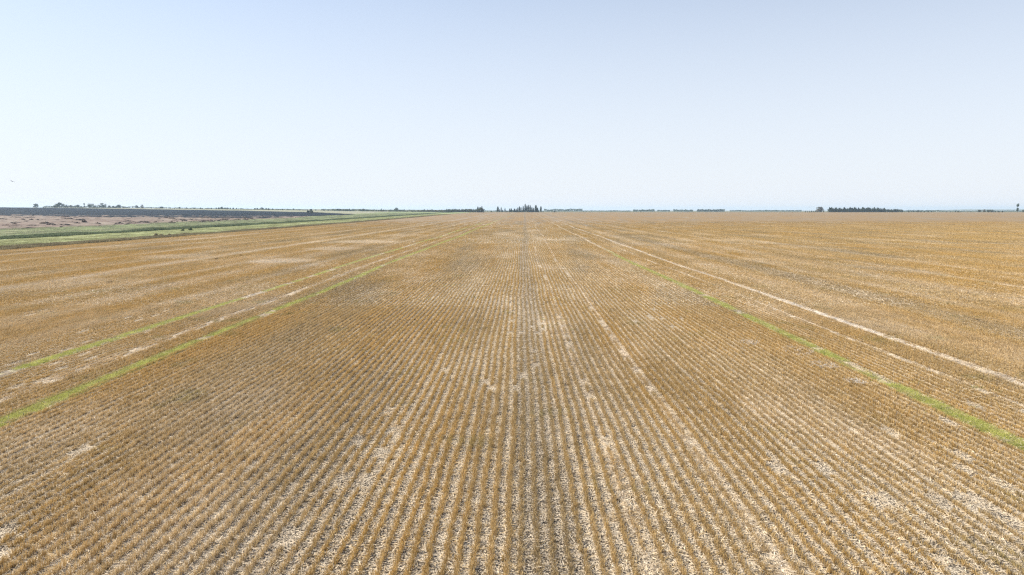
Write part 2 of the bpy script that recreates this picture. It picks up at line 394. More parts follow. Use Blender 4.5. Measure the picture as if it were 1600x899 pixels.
ROW = .305
def strip_gap(x, y):
    """how much of the stubble a strip takes away"""
    xs = x - wander(y); g = np.zeros_like(x)
    for c, hw, a in PALE:
        if hw < .6: g = np.maximum(g, np.where(np.abs(xs - c) < hw * 1.05, a, 0))
    return g
def row_points(y0, y1, L, slope=.83, margin=5, xmax=None):
    out = []
    xm = min(y1 * slope + margin, xmax or 1e9)
    for x in np.arange(max(-xm, FIELD_L + .4) // ROW * ROW, xm, ROW):
        ya = max(y0, (abs(x) - margin) / slope)
        if ya >= y1: continue
        ya = y0 + math.floor((ya - y0) / L) * L
        ys = np.arange(ya, y1 - 1e-6, L) + L / 2
        out.append(np.stack([np.full(len(ys), x), ys], -1))
    return np.concatenate(out)
def lay(name, y0, y1, L, meshes, label, jitter, hs=1.0):
    P = row_points(y0, y1, L); n = len(P); x = P[:, 0]; y = P[:, 1]
    gap = strip_gap(x, y); keep = rng.random(n) > gap * .95
    cover = vn(x * .25 + 40, y * .07 + 9); thin = np.clip((.34 - cover) * 2.6, 0, .75)
    if L < 2: keep &= rng.random(n) > thin * .12
    if y1 > 300: keep &= rng.random(n) > np.clip((y - 250) / 170, 0, .85)
    rowj = vn(x / ROW * 7.31, y * .05) - .5
    X = x + rowj * .06 + rng.normal(0, jitter, n) + .03 * np.sin(y / 3.1 + x * .2) + .05 * np.sin(y / 11.0 + x * .07)
    hh = hs * (.8 + .4 * vn(x * .3, y * .12)) * (1 - .5 * gap) * (1 - .5 * thin) * (.9 + .2 * rng.random(n))
    wheel = (np.abs(x - wander(y) - .38) < .62) | (np.abs(x - wander(y) - 27.6) < 1.6)
    hh = np.where(wheel, hh * .74, hh)
    flip = rng.random(n) < .5
    pts = np.stack([X, y, hgt(X, y)], -1)[keep]
    ws = .8 + .5 * vn(x * .5 + 7, y * .2)
    ws = ws * 1.05
    scl = np.stack([ws, np.full(n, 1.03), hh], -1)[keep]
    rz = (np.where(flip, math.pi, 0) + rng.normal(0, .012, n))[keep]
    scatter(name, meshes, pts, rz, scl, rng.integers(0, len(meshes), keep.sum()), label)
NEAR, MIDD, FAR = 48.0, 138.0, 402.0
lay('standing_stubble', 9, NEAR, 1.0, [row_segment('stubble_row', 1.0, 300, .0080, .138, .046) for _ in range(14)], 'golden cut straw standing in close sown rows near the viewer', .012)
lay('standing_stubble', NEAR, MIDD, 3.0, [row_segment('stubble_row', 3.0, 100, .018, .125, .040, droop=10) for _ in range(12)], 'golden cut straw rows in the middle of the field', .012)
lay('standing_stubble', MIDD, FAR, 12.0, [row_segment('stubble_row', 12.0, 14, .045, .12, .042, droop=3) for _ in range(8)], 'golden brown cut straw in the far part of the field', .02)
# chopped straw lying between the rows
def litter(name, y0, y1, S, sets, label):
    xm = y1 * .83 + 5; xs = np.arange(max(-xm, FIELD_L + S / 2), xm, S); ys = np.arange(y0, y1, S) + S / 2
    X, Y = np.meshgrid(xs, ys); X = X.ravel(); Y = Y.ravel(); k = np.abs(X) < Y * .83 + 5 + S; X = X[k]; Y = Y[k]; n = len(X)
    X = X + rng.uniform(-.3, .3, n) * S; Y = Y + rng.uniform(-.3, .3, n) * S
    d = .6 * vn(X * .18 + 11, Y * .06) + .4 * vn(X * .8, Y * .5)
    lvl = np.clip((d * len(sets) * 1.25 - .1).astype(int), 0, len(sets) - 1)
    per = len(sets[0]); idx = lvl * per + rng.integers(0, per, n)
    scatter(name, [m for s in sets for m in s], np.stack([X, Y, hgt(X, Y)], -1), rng.random(n) * 6.28, np.ones((n, 3)), idx, label)
litter('straw_litter', 9, NEAR, 1.0, [[litter_patch('litter', 1.4, q, .010, .03, .20, .035) for _ in range(6)] for q in (200, 320, 450)], 'pale chopped straw lying between the near rows')
litter('straw_litter', NEAR, 140, 3.0, [[litter_patch('litter', 4.0, q, .022, .06, .28, .04) for _ in range(4)] for q in (420, 800, 1300)], 'pale chopped straw lying between the farther rows')
# pale chaff lines and green regrowth in the strips
M_REG = leaf_mat('regrowth_leaf', (.47, .49, .11), (.68, .64, .26), .4, 1.5)
def grass_tuft(name, n, r, h, w, m, lean=.5):
    a = rng.random(n) * 6.28; d = r * np.sqrt(rng.random(n)); hh = h * (.5 + .7 * rng.random(n))
    V, Fc, T, U = blades(np.cos(a) * d, np.sin(a) * d, np.full(n, -.01), hh, w * (.6 + .8 * rng.random(n)), hh * np.abs(rng.normal(0, lean, n)), rng.random(n) * 6.28, rng.random(n), taper=.25)
    return mesh(name, V, Fc, [m], {'tone': T, 'up': U})
tufts = [grass_tuft('tuft', 30, .16, .10, .014, M_REG, 1.1) for _ in range(6)]
P = []
for c, hw, a in GREEN:
    y = 10 + 330 * rng.random(int(19000)) ** 2.1
    x = c + wander(y) + rng.normal(0, hw * .5, len(y))
    g = vn(x * .3 + c, y * .22 + c * 3) * .6 + .4 * vn(x * 2 + 5, y * .9)
    k = g > (.33 if c > 0 else .30) + (.12 if c < -20 else 0)
    k |= (np.abs(y - (abs(c) / .764 + 1)) < 5.5) & (rng.random(len(y)) < .5) & (c > -20)
    if c > 0: k &= y < 95 + 25 * rng.random(len(y))
    P.append(np.stack([x, y], -1)[k & (np.abs(x) < y * .83 + 5)])
# scattered volunteers among the rows
y = 12 + 70 * rng.random(1600); x = (rng.random(1600) - .5) * 1.5 * y
P.append(np.stack([x, y], -1)[vn(x * .35, y * .3) * vn(x * .06 + 3, y * .05) > .46])
P = np.concatenate(P)
scatter('green_regrowth', tufts, np.stack([P[:, 0], P[:, 1], hgt(P[:, 0], P[:, 1])], -1), rng.random(len(P)) * 6.28,
        np.stack([.6 + .9 * rng.random(len(P))] * 2 + [.45 + .6 * rng.random(len(P))], -1), rng.integers(0, 6, len(P)), 'bright green regrowth sprouting along the tramlines of the stubble field')
chaff = [litter_patch('chaff', .8, 260, .011, .03, .14, .05) for _ in range(5)]
P = []
for c, hw, a in PALE:
    if hw > .6: continue
    y = 10 + 240 * rng.random(int(1300 * a)) ** 1.4
    P.append(np.stack([c + wander(y) + rng.normal(0, hw * .5, len(y)), y], -1))
P = np.concatenate(P); P = P[np.abs(P[:, 0]) < P[:, 1] * .83 + 5]
scatter('chaff_lines', chaff, np.stack([P[:, 0], P[:, 1], hgt(P[:, 0], P[:, 1])], -1), rng.random(len(P)) * 6.28,
        np.stack([.14 + .26 * rng.random(len(P)), .7 + .8 * rng.random(len(P)), np.ones(len(P))], -1), rng.integers(0, 5, len(P)), 'pale whitish chaff lying in thin lines along the rows')

# ------------------------------------------------------------------ verge vegetation
M_WEED = leaf_mat('weed_leaf', (.26, .21, .13), (.36, .32, .19), .3, .12)
M_LIMEG = leaf_mat('verge_blade', (.34, .36, .17), (.50, .47, .29), .35, .06)
M_DGREEN = leaf_mat('ditch_blade', (.13, .175, .10), (.25, .27, .16), .35, .12)
M_MEADOW = leaf_mat('meadow_blade', (.27, .30, .18), (.42, .39, .28), .35, .06)
def belt(name, xa, xb, y0, y1, n, meshes, label, smin, smax, power=1.6, thr=None):
    y = y0 + (y1 - y0) * rng.random(n) ** power; x = xa + (xb - xa) * rng.random(n)
    k = np.abs(x) < y * .86 + 10
    if thr is not None: k &= vn(x * .2, y * .06) > thr
    x = x[k]; y = y[k]; s = smin + (smax - smin) * vn(x * .3, y * .09) * (.6 + .8 * rng.random(len(x)))
    
    scatter(name, meshes, np.stack([x, y, hgt(x, y)], -1), rng.random(len(x)) * 6.28, np.stack([s, s, s], -1), rng.integers(0, len(meshes), len(x)), label)
belt('margin_weeds', -93.5, -88.6, 95, 900, 6000, [grass_tuft('weed', 40, .5, .34, .07, M_WEED) for _ in range(4)], 'dull brown green weeds along the left edge of the stubble field', .5, 1.6)
belt('verge_grass', -120, -95, 110, 900, 9000, [grass_tuft('verge_tuft', 40, .9, .14, .08, M_LIMEG, .8) for _ in range(4)], 'yellow green mown grass strip beside the ditch', .5, 1.3)
belt('ditch_reeds', -127.5, -121, 130, 1300, 7000, [grass_tuft('reed', 50, .8, .5, .12, M_DGREEN) for _ in range(4)], 'dark green tall grass growing in the ditch', .5, 1.5)
belt('meadow_grass', -190, -132, 150, 1000, 9000, [grass_tuft('meadow_tuft', 40, 1.2, .15, .1, M_MEADOW, 1.2) for _ in range(4)], 'rough green meadow between ditch and fallow field', .5, 1.5)

# ------------------------------------------------------------------ mounds in the fallow field
M_MOUND = band_mat('mound_soil', (.13, .10, .08), (.24, .18, .145), (.07, .055, .045), .5, .5, 1.3, .25)
def mound_mesh(L, W, Hh):
    nu, nv = 28, 14; V = []; sd = rng.random() * 90
    U, Vv = np.meshgrid(np.linspace(-1, 1, nu), np.linspace(-1, 1, nv))
    r = np.clip(1 - np.abs(U) ** 2.4, 0, 1) * np.clip(1 - np.abs(Vv) ** 1.6, 0, 1)
    n = vn(U * 5 + sd, Vv * 3 + sd) * .8 + vn(U * 13 + sd, Vv * 8) * .5
    Z = Hh * r * (.35 + n) - .12
    X = U * L / 2 + (vn(U * 4 + sd, Vv * 4) - .5) * .3; Y = Vv * W / 2 + (vn(U * 3, Vv * 3 + sd) - .5) * W * .5
    i = (np.arange(nv - 1)[:, None] * nu + np.arange(nu - 1)[None]).ravel()
    return mesh('mound', np.stack([X, Y, Z], -1).reshape(-1, 3), np.stack([i, i + 1, i + nu + 1, i + nu], -1), [M_MOUND])
def yz(py):
    """depth for a photograph row, left land (iterates over the rise)"""
    return py
def find(px, py):
    """world x, y of the ground seen at a photograph pixel"""
    vx, vy = (px - 800) / F, (449.5 - py) / F
    th = R(6.47); ya = R(.805)
    d = np.array([vx, math.cos(th) + vy * math.sin(th), vy * math.cos(th) - math.sin(th)])
    d = np.array([d[0] * math.cos(ya) - d[1] * math.sin(ya), d[0] * math.sin(ya) + d[1] * math.cos(ya), d[2]])
    s = 20.0
    while s < 3000:
        p = d * s
        if H + p[2] <= hz(p[0], p[1]) + .02: return p[0], p[1]
        s *= 1.004
    return d[0] * 1350, d[1] * 1350
MOUNDS = [(79, 352, 15, 4.0, 'dark double heap of earth nearest the green strip on the left'), (113, 348.5, 22, 2.4, 'long dark heap of earth left of centre of the fallow field'),
          (122, 345, 12, 3, 'short dark heap just behind the long dark heap'), (132, 348, 9, 4.5, 'rounded grey mauve heap beside the long dark heap'),
          (224, 347.5, 20, 2.8, 'long black heap of earth right of the fallow field middle'), (288, 345.5, 9, 3.2, 'small pointed dark heap near the green meadow'),
          (318, 345.5, 20, 1.8, 'long thin dark heap near the green meadow'), (341, 345.5, 14, 2.0, 'dark heap at the right end of the row of heaps'),
          (391, 342.5, 12, 2.6, 'lone dark heap farthest right below the ploughed land'), (36, 344.5, 7, 2.2, 'small dark heap with a twin to its right, far left'),
          (49, 344.5, 6, 3.0, 'small pointed dark heap, right one of the far left twins'), (69, 344.5, 12, 1.6, 'low brown heap in line with the far left twins')]
for px, py, wpx, hpx, lab in MOUNDS:
    x, y = find(px, py); k = y / F
    o = link('earth_mound', mound_mesh(wpx * k, 2.6, hpx * k * .9), None, (x, y, hz(x, y)))
    tag(o, lab, 'earth heap', 'dark heaps in the fallow field')
protos = [mound_mesh(random.uniform(2.5, 6), 2.0, random.uniform(.5, 1.0)) for _ in range(7)]
for i in range(110):
    px = random.uniform(0, 390); lo = 356 - px * .028; hi = 337.5 + px * .009
    py = hi + (lo - hi) * random.random() ** 1.3
    x, y = find(px, py)
    o = link('earth_mound', protos[i % 7], None, (x, y, hz(x, y))); o.rotation_euler[2] = random.uniform(-.25, .25); s = random.uniform(.7, 1.5)
    o.scale = (s * 1.2, s, s * .8)
    tag(o, 'low brown ridge of earth scattered in the pinkish fallow field', 'earth heap', 'low earth ridges in the fallow field')

# ------------------------------------------------------------------ trees
M_BARK = flat_mat('bark', (.13, .105, .085), .9, 0, .3, 2)
M_CON = leaf_mat('dark_needles', (.028, .050, .030), (.060, .085, .045), .15, .5)
M_POP = leaf_mat('poplar_leaf', (.045, .075, .030), (.085, .12, .05), .25, .4)
M_OLIVE = leaf_mat('olive_leaf', (.075, .095, .045), (.13, .14, .07), .25, .4)
M_AUT = leaf_mat('autumn_leaf', (.12, .10, .05), (.18, .14, .07), .25, .4)
def tube(p, rad, k=6):
    p = np.asarray(p, float); V = []; Fc = []
    for i, (c, r) in enumerate(zip(p, rad)):
        for j in range(k): a = 2 * math.pi * j / k; V.append((c[0] + r * math.cos(a), c[1] + r * math.sin(a), c[2]))
    for i in range(len(p) - 1):
        for j in range(k): Fc.append((i * k + j, i * k + (j + 1) % k, (i + 1) * k + (j + 1) % k, (i + 1) * k + j))
    return V, Fc
def leaves(cent, size, m, name):
    n = len(cent); a = rng.normal(0, 1, (n, 3)); a /= np.linalg.norm(a, axis=1)[:, None]
    b = np.cross(a, rng.normal(0, 1, (n, 3))); b /= np.linalg.norm(b, axis=1)[:, None]
    s = (size * (.6 + .8 * rng.random(n)))[:, None]
    V = np.stack([cent - a * s, cent + b * s * .7, cent + a * s, cent - b * s * .7], 1)
    V[:, 2] += rng.normal(0, .15, (n, 3)) * s
    return mesh(name, V.reshape(-1, 3), np.arange(n * 4).reshape(n, 4), [m], {'tone': np.repeat(rng.random(n), 4)})
def tree_meshes(kind, n=800):
    """unit meshes: height 10 m. returns trunk, crown"""
    tv, tf = [], []
    def add(p, r, k=6):
        v, f = tube(p, r, k); o = len(tv); tv.extend(v); tf.extend([tuple(i + o for i in q) for q in f])
    if kind == 'spruce':
        add([(0, 0, -.2), (0, 0, 5), (0, 0, 9.6)], [.2, .13, .03])
        c = []
        t = rng.random(n) ** .8; lay = np.floor(t * 13) / 13; z = .9 + 9.0 * (lay + (t - lay) * .45)
        r = (1 - lay) ** .85 * 1.75 * (.35 + .65 * rng.random(n) ** .5) * (.8 + .4 * vn(lay * 40, lay * 10)); a = rng.random(n) * 6.28
        c = np.stack([r * np.cos(a), r * np.sin(a), z - r * .25], -1); s = .36; m = M_CON
        for i in range(8):
            aa = i * 2.4; zz = 1 + i * .9; rr = (1 - i / 9) * 1.3; add([(0, 0, zz), (rr * math.cos(aa), rr * math.sin(aa), zz - .2)], [.04, .015], 4)
    elif kind == 'poplar':
        add([(0, 0, -.2), (.1, 0, 4), (0, .05, 9)], [.2, .13, .03])
        t = rng.random(n); a = rng.random(n) * 6.28
        prof = np.sin(np.clip(t * 1.02, 0, 1) ** .7 * math.pi) ** .6
        r = prof * (.75 + .35 * vn(t * 9 + rng.random() * 50, a * 1.5)) * np.sqrt(rng.random(n)); c = np.stack([r * np.cos(a), r * np.sin(a), .8 + 9.2 * t], -1); s = .34; m = M_POP
        for i in range(9):
            aa = i * 2.1; zz = 1.2 + i * .8; add([(0, 0, zz), (.5 * math.cos(aa), .5 * math.sin(aa), zz + .9)], [.05, .015], 4)
    elif kind == 'dome':
        add([(0, 0, -.2), (.1, 0, 2.4), (0, .1, 4.5)], [.32, .24, .12])
        cl = [(rng.uniform(-3.6, 3.6), rng.uniform(-3.6, 3.6), rng.uniform(1.2, 8.4)) for _ in range(40)]
        cl = [q for q in cl if (q[0] / 4.0) ** 2 + (q[1] / 4.0) ** 2 + ((q[2] - 4.4) / 4.4) ** 2 < 1.05] + [(0, 0, 8.4), (0, 0, 6)]
        for q in cl[:9]: add([(0, 0, 2.2), (q[0] * .5, q[1] * .5, (2.2 + q[2]) / 2 + .3), q], [.14, .09, .02], 4)
        k = rng.integers(0, len(cl), n); d = rng.normal(0, 1, (n, 3)); d /= np.linalg.norm(d, axis=1)[:, None]
        c = np.array(cl)[k] + d * (1.35 * rng.random(n) ** .4)[:, None] * np.array([1, 1, .85]); s = .46; m = M_OLIVE
    elif kind == 'open':                       # airy crown with gaps, two storeys
        add([(0, 0, -.2), (.15, 0, 3), (-.1, .1, 6.2), (.2, 0, 8.5)], [.3, .22, .14, .05])
        cl = [(-1.9, .2, 8.0), (-.6, -.3, 9.0), (1.4, .2, 8.2), (2.3, 0, 7.4), (.7, .3, 7.3), (-.9, .2, 7.2), (0, 0, 3.4), (-.5, .3, 2.2), (.8, -.2, 2.6), (.3, 0, 4.4), (2.9, 0, 8.1)]
        for q in cl: add([(0, 0, min(q[2] * .6, 5.5)), (q[0] * .6, q[1] * .6, q[2] * .85), q], [.11, .07, .02], 4)
        k = rng.integers(0, len(cl), n); d = rng.normal(0, 1, (n, 3)); d /= np.linalg.norm(d, axis=1)[:, None]
        c = np.array(cl)[k] + d * (.95 * rng.random(n) ** .4)[:, None]; s = .34; m = M_POP
    else:                                      # bush: low and broad, height 10 units wide crown to the ground
        for i in range(6):
            aa = i * 1.05; add([(0, 0, -.2), (1.2 * math.cos(aa), 1.2 * math.sin(aa), 3), (2.6 * math.cos(aa), 2.6 * math.sin(aa), 6.5)], [.2, .13, .04], 4)
        cl = [(rng.uniform(-5, 5), rng.uniform(-3, 3), rng.uniform(1.2, 7.4)) for _ in range(26)]
        cl = [q for q in cl if abs(q[0]) / 6 + q[2] / 11 < 1] + [(0, 0, 7.6)]
        k = rng.integers(0, len(cl), n); d = rng.normal(0, 1, (n, 3)); d /= np.linalg.norm(d, axis=1)[:, None]
        c = np.array(cl)[k] + d * (1.9 * rng.random(n) ** .4)[:, None]; c[:, 2] = np.abs(c[:, 2]); s = .65; m = M_OLIVE
    return mesh('trunk', tv, tf, [M_BARK]), leaves(c, s, m, 'crown')
LIB = {k: [tree_meshes(k) for _ in range(v)] for k, v in (('spruce', 3), ('poplar', 4), ('dome', 4), ('open', 2), ('bush', 3))}
_aut = []
for t_, c_ in LIB['dome'][:2]:
    c2 = c_.copy(); c2.materials[0] = M_AUT; _aut.append((t_, c2))
LIB['autumn'] = _aut
NAMES = dict(spruce='spruce_tree', poplar='poplar_tree', dome='broadleaf_tree', open='broadleaf_tree', bush='bush', autumn='broadleaf_tree')
CATS = dict(spruce='tree', poplar='tree', dome='tree', open='tree', bush='bush', autumn='tree')
_cnt = [0]
def tree(kind, px, hpx, Z, label, group=None, wide=1.0, y=0.0):
    """a tree whose foot stands on the land at photograph column px, depth Z; hpx tall in photograph pixels"""
    x = wx(px, Z); Y = Z; h = hpx * Z / F / 10
    r = empty(NAMES[kind], (x, Y, hz(x, Y) - (.9 if Z > 1430 else .05)), random.random() * 6.28)
    wide *= {'dome': 1.22, 'autumn': 1.22, 'spruce': 1.35, 'poplar': 1.35, 'bush': 1.25}.get(kind, 1.1)
    r.scale = (h * wide, h * wide, h)
    _cnt[0] += 1; tm, cm = LIB[kind][_cnt[0] % len(LIB[kind])]
    link('trunk', tm, r); link('crown', cm, r)
    return tag(r, label, CATS[kind], group)
ZT = 1440.0
_u = 'first second third fourth fifth sixth seventh eighth ninth tenth eleventh twelfth thirteenth fourteenth fifteenth sixteenth seventeenth eighteenth nineteenth'.split()
ORD = _u + ['twentieth'] + ['twenty ' + q for q in _u[:9]] + ['thirtieth'] + ['thirty ' + q for q in _u[:9]] + ['fortieth'] + ['forty ' + q for q in _u[:9]]
# left skyline, read off the photograph: (kind, px, height px, width factor, label)
for k, px, h, w, lab in [
    ('dome', 49, 7.6, 1.0, 'lone round tree farthest left, standing apart on the skyline'),
    ('dome', 87, 9.5, 1.5, 'broadest round tree on the left skyline'),
    ('dome', 80, 6.0, 1.1, 'smaller round tree joined to the left of the broadest one'),
    ('dome', 98, 5.5, 1.2, 'low tree right beside the broadest round tree'),
    ('autumn', 105, 5.0, 1.1, 'low brownish tree between the broadest tree and the pale thin tree'),
    ('open', 126, 8.0, .9, 'pale thin tree with a see through crown on the left skyline'),
    ('dome', 136, 8.0, 1.15, 'round tree standing right after the pale thin tree'),
    ('dome', 155, 8.5, 1.3, 'large round tree ending the left group of trees'),
    ('autumn', 166, 5.0, .9, 'small slim tree touching the large round tree'),
    ('dome', 181, 6.5, 1.1, 'pale green round tree alone right of the left group'),
    ('dome', 209, 6.0, .75, 'left one of a close pair of dark trees on the left skyline'),
    ('autumn', 218, 6.8, .7, 'right and pointed one of a close pair of dark trees'),
    ('dome', 248, 4.0, 1.7, 'low flat domed tree beyond the ploughed land'),
    ('spruce', 527, 4.5, 1.3, 'pointed tree at the left end of the long row right of the tractor'),
    ('spruce', 545, 5.0, 1.2, 'pointed tree second from the tractor'),
    ('dome', 567, 5.0, 1.1, 'dark dense tree starting the thicker part of the row'),
    ('spruce', 595, 5.5, 1.2, 'pointed tree rising out of the middle of the long row'),
    ('dome', 619, 7.5, .9, 'tallest tree of the long row, pale green and round'),
    ('spruce', 631, 5.0, 1.3, 'dark pointed tree right of the tallest tree of the row'),
    ]:
    tree(k, px, h, ZT, lab, 'trees on the left skyline', w)
for px, h in [(111, 3.5), (116, 4.5), (121, 3), (143, 4), (147, 3), (172, 3.5), (176, 3), (188, 2.5), (194, 2), (232, 1.8), (240, 2), (262, 2.2), (269, 2), (277, 3), (288, 2.5), (300, 2.3), (310, 2.5), (322, 2.4), (327, 2.4), (335, 2.8), (339, 3), (344, 4),
              (349, 3), (353, 3.2), (357, 2.6), (362, 3), (367, 2.5), (374, 2.3), (385, 2), (396, 3), (400, 3), (407, 4), (414, 3), (418, 3), (424, 2.6), (433, 2), (440, 2.4), (448, 2.5), (457, 3), (466, 2), (492, 2.4), (505, 2.5), (512, 2)]:
    _k = globals().get('_k', 0) + 1
    tree('bush' if h < 3.2 else 'dome', px, h * 1.25, ZT + random.uniform(0, 60), ORD[_k - 1] + ' from the left of the small low bushes dotted along the left skyline', 'small bushes and trees dotted along the left skyline', .62 if h < 3.2 else 1.1)
x = 518.0
while x < 720:
    h = 2.8 + 1.6 * random.random() + (.8 if x > 660 else 0)
    k = random.choice(['dome', 'spruce', 'bush', 'dome', 'autumn'])
    if not (552 < x < 560 or 603 < x < 608 or 637 < x < 642):
        tree(k, x, h * (1.0 if k != 'bush' else .8), ZT + random.uniform(-10, 50), 'one of the low mixed trees packed in the long row left of the dark clump', 'low trees in the long row left of centre', .6 if k == 'bush' else 1.3)
    x += random.uniform(1.8, 3.2)
x = 697.0
while x < 743:
    tree(random.choice(['spruce', 'poplar', 'dome']), x, random.uniform(4.6, 6.2), 1300 + random.uniform(-10, 30), 'one of the dark evergreen trees in the dense row ending at the dark clump', 'dense dark row left of the dark clump', 1.6)
    x += random.uniform(1.8, 3.0)
for px, h, w, lab in [(746.5, 9.5, 1.2, 'left tree of the dark clump standing at the end of the dense row'), (749.5, 9.0, 1.5, 'bushy middle tree of the dark clump'),
                      (752.8, 10.3, .9, 'pointed right hand tree of the dark clump, tallest of the three')]:
    tree('spruce' if h > 9.2 else 'dome', px, h, 1250, lab, 'dark clump of trees left of centre', w)
tree('bush', 755.5, 3, 1245, 'low bush at the right foot of the dark clump', None, .5)
tree('bush', 747, 2.5, 1245, 'low bush at the left foot of the dark clump', None, .5)
# centre shelterbelt
for px, h, w, lab in [
    (777.8, 9.0, 1.2, 'leftmost slender tree of the centre belt'), (780.5, 5.0, 1.0, 'short tree close right of the leftmost slender tree'),
    (783, 7.8, .8, 'thin pale leaning tree, second tall one from the left in the centre belt'), (785, 4.0, 1.4, 'short dark tree at the foot of the thin pale one'),
    (789, 6.6, .9, 'thin lone tree in the gap left of the centre belt'),
    (796.5, 6.0, 1.4, 'tree starting the solid part of the centre belt'), (799, 6.2, 1.0, 'second tree of the solid part of the centre belt'),
    (803.6, 5.8, 1.6, 'broad low tree in the left half of the centre belt'), (806.5, 5.8, 1.1, 'low pointed tree beside the broad low one'),
    (809, 7.4, 1.0, 'medium slim tree left of the dark pointed one'), (811.5, 9.0, .9, 'dark pointed tree in the left half of the centre belt'), (814, 8.0, .9, 'slim tree just right of the dark pointed one'),
    (817.4, 9.6, .8, 'narrow column tree left of the tallest tree'), (820.5, 12.8, .7, 'tallest and thinnest tree of the centre belt'),
    (823.2, 10.5, .8, 'tall tree just right of the tallest one'), (825.5, 11.2, .8, 'tall pale tree, second right of the tallest one'), (828.2, 11.0, .8, 'tall pale tree, third right of the tallest one'),
    (831, 8.2, 1.0, 'medium tree in the dense right part of the belt'), (833.5, 7.0, 1.0, 'shorter tree left of the broad column tree'),
    (837.2, 11.0, 1.25, 'broad dark column tree near the right end of the belt'), (839.8, 7.2, 1.2, 'shorter tree leaning on the broad column tree'),
    (845, 9.2, 1.1, 'oval tree standing alone at the right end of the centre belt')]:
    tree('poplar', px, h * 1.02, 1380, lab, 'tall trees of the centre shelterbelt', w * 1.15)
for px, h in [(791, 2.6), (793, 2.4), (796, 3.2), (799.5, 3), (802, 3.4), (805, 3.4), (808, 3.2), (811, 3.2), (813.5, 3), (817, 2.6), (825, 4), (827.5, 4.4), (830, 4.2), (832.5, 4), (838, 3.6), (841, 3.2), (848.5, 1.8)]:
    _c = globals().get('_c', 0) + 1
    tree('bush', px, h, 1376, ORD[_c - 1] + ' low bush from the left under the centre belt trees', 'bushes under the centre shelterbelt', .45)
tree('bush', 768, 1.8, 1380, 'tiny lone bush between the dark clump and the centre belt', None, .6)
tree('dome', 866, 3.8, 1440, 'small dark round tree right of the centre belt', None, 1.0)
# right shelterbelt
for px, h, k, w, lab in [(1276, 8.5, 'autumn', .9, 'bare looking greyish tree standing apart left of the right hand belt'), (1279.5, 9.0, 'autumn', .8, 'taller greyish tree of the pair left of the right hand belt'),
                   (1403, 4.6, 'dome', 1.5, 'dark round tree just right of the right hand belt'), (1423, 4.5, 'spruce', .9, 'small pointed tree right of the right hand belt'), (1429, 3.4, 'dome', 1.5, 'low round tree next to the small pointed one'),
                   (1523, 4.2, 'dome', 1.5, 'black spreading tree near the right edge, left of a pale group'), (1531, 4.8, 'autumn', .9, 'pale slim tree between two darker ones near the right edge'),
                   (1538, 4.6, 'dome', 1.3, 'left tree of the low grey group near the right edge'), (1543, 4.2, 'dome', 1.2, 'right tree of the low grey group near the right edge'),
                   (1582, 12.8, 'open', 1.0, 'tall lone tree with a broken crown at the far right'), (1591, 4.5, 'dome', .9, 'small faint tree right of the tall lone tree')]:
    tree(k, px, h * 1.05, 1390 if px < 1590 else 1500, lab, 'separate trees on the right skyline', w)
x = 1293.0
while x < 1399:
    h = 7.4 + random.uniform(-1.9, 1.1); h -= max(0, x - 1370) * .09
    tree('spruce' if random.random() < .6 else 'poplar', x, h, 1385 + random.uniform(-8, 14), 'one of the even dark evergreens packed in the right hand belt', 'dark evergreens of the right hand shelterbelt', 1.35)
    x += random.uniform(1.5, 2.5)
for x in (1256, 1259, 1262, 1265, 1268, 1271, 1274, 1280, 1284):
    tree('bush', x, 2.0 + random.random() * .8 + (x - 1256) * .03, 1400, 'low bush in the sloping row left of the right hand belt', 'bushes left of the right hand belt', .5)
for x in (1386, 1391, 1396, 1415, 1419, 1434, 1439, 1445, 1450, 1473, 1479, 1487, 1491, 1495, 1548, 1553, 1559):
    tree('bush', x, 1.6 + random.random() * 1.4, 1400, 'low bush scattered along the right skyline', 'bushes along the right skyline', .6)

# far woods that read as one mass
def wood(name, px0, px1, hfun, Z, m, label, n):
    px = px0 + (px1 - px0) * rng.random(n); d = Z + rng.uniform(0, 60, n); top = hfun(px) * Z / F
    c = np.stack([wx(px, d), d, hgt(wx(px, d), d) * (1.0 if Z < 1600 else .4) + top * rng.random(n) ** .7], -1)
    o = link(name, leaves(c, 1.5 * Z / 2600 if Z > 1600 else .75, m, name)); tag(o, label, None, None, 'stuff')
wood('far_wood', 989, 996, lambda p: 3 + 0 * p, 2500, M_POP, 'small faint wood on the right horizon', 260)
wood('far_wood', 997, 1022, lambda p: 2.6 + 1.2 * vn(p * .3, p * 0), 2500, M_POP, 'faint rounded wood on the right horizon', 800)
wood('far_wood', 1026, 1046, lambda p: 1.9 + .5 * vn(p * .5, p * 0), 2700, M_POP, 'thin faint wood on the right horizon', 500)
wood('far_wood', 1051, 1082, lambda p: 3.0 - (p - 1051) * .03 + 1 * vn(p * .5, p * 0), 2500, M_POP, 'faint wood tapering to the right', 800)
wood('far_wood', 1088, 1131, lambda p: 3.0 + 1.2 * vn(p * .5, p * 0), 2300, M_CON, 'darker long wood on the right horizon', 1500)
wood('far_wood', 1139, 1250, lambda p: 1.6 + .7 * vn(p * .2, p * 0), 2700, M_POP, 'very low faint wood line on the right horizon', 1700)
wood('far_wood', 850, 910, lambda p: 2.4 + 2.2 * vn(p * .12 + 3, p * 0), 2500, M_POP, 'faint blue wood right of the centre belt', 1500)
wood('far_wood', 910, 985, lambda p: 1.2 + .6 * vn(p * .2, p * 0), 2700, M_POP, 'thin low wood line right of centre', 900)
wood('far_wood', 1400, 1470, lambda p: 1.8 + .8 * vn(p * .2, p * 0), 2300, M_POP, 'low faint wood right of the right hand belt', 900)
wood('far_wood', 1470, 1600, lambda p: 1.2 + .6 * vn(p * .2, p * 0), 2500, M_POP, 'low faint wood by the right edge', 1300)
wood('far_wood', 700, 850, lambda p: 1.4 + .5 * vn(p * .2, p * 0), 2400, M_POP, 'low faint wood behind the centre belt', 1500)
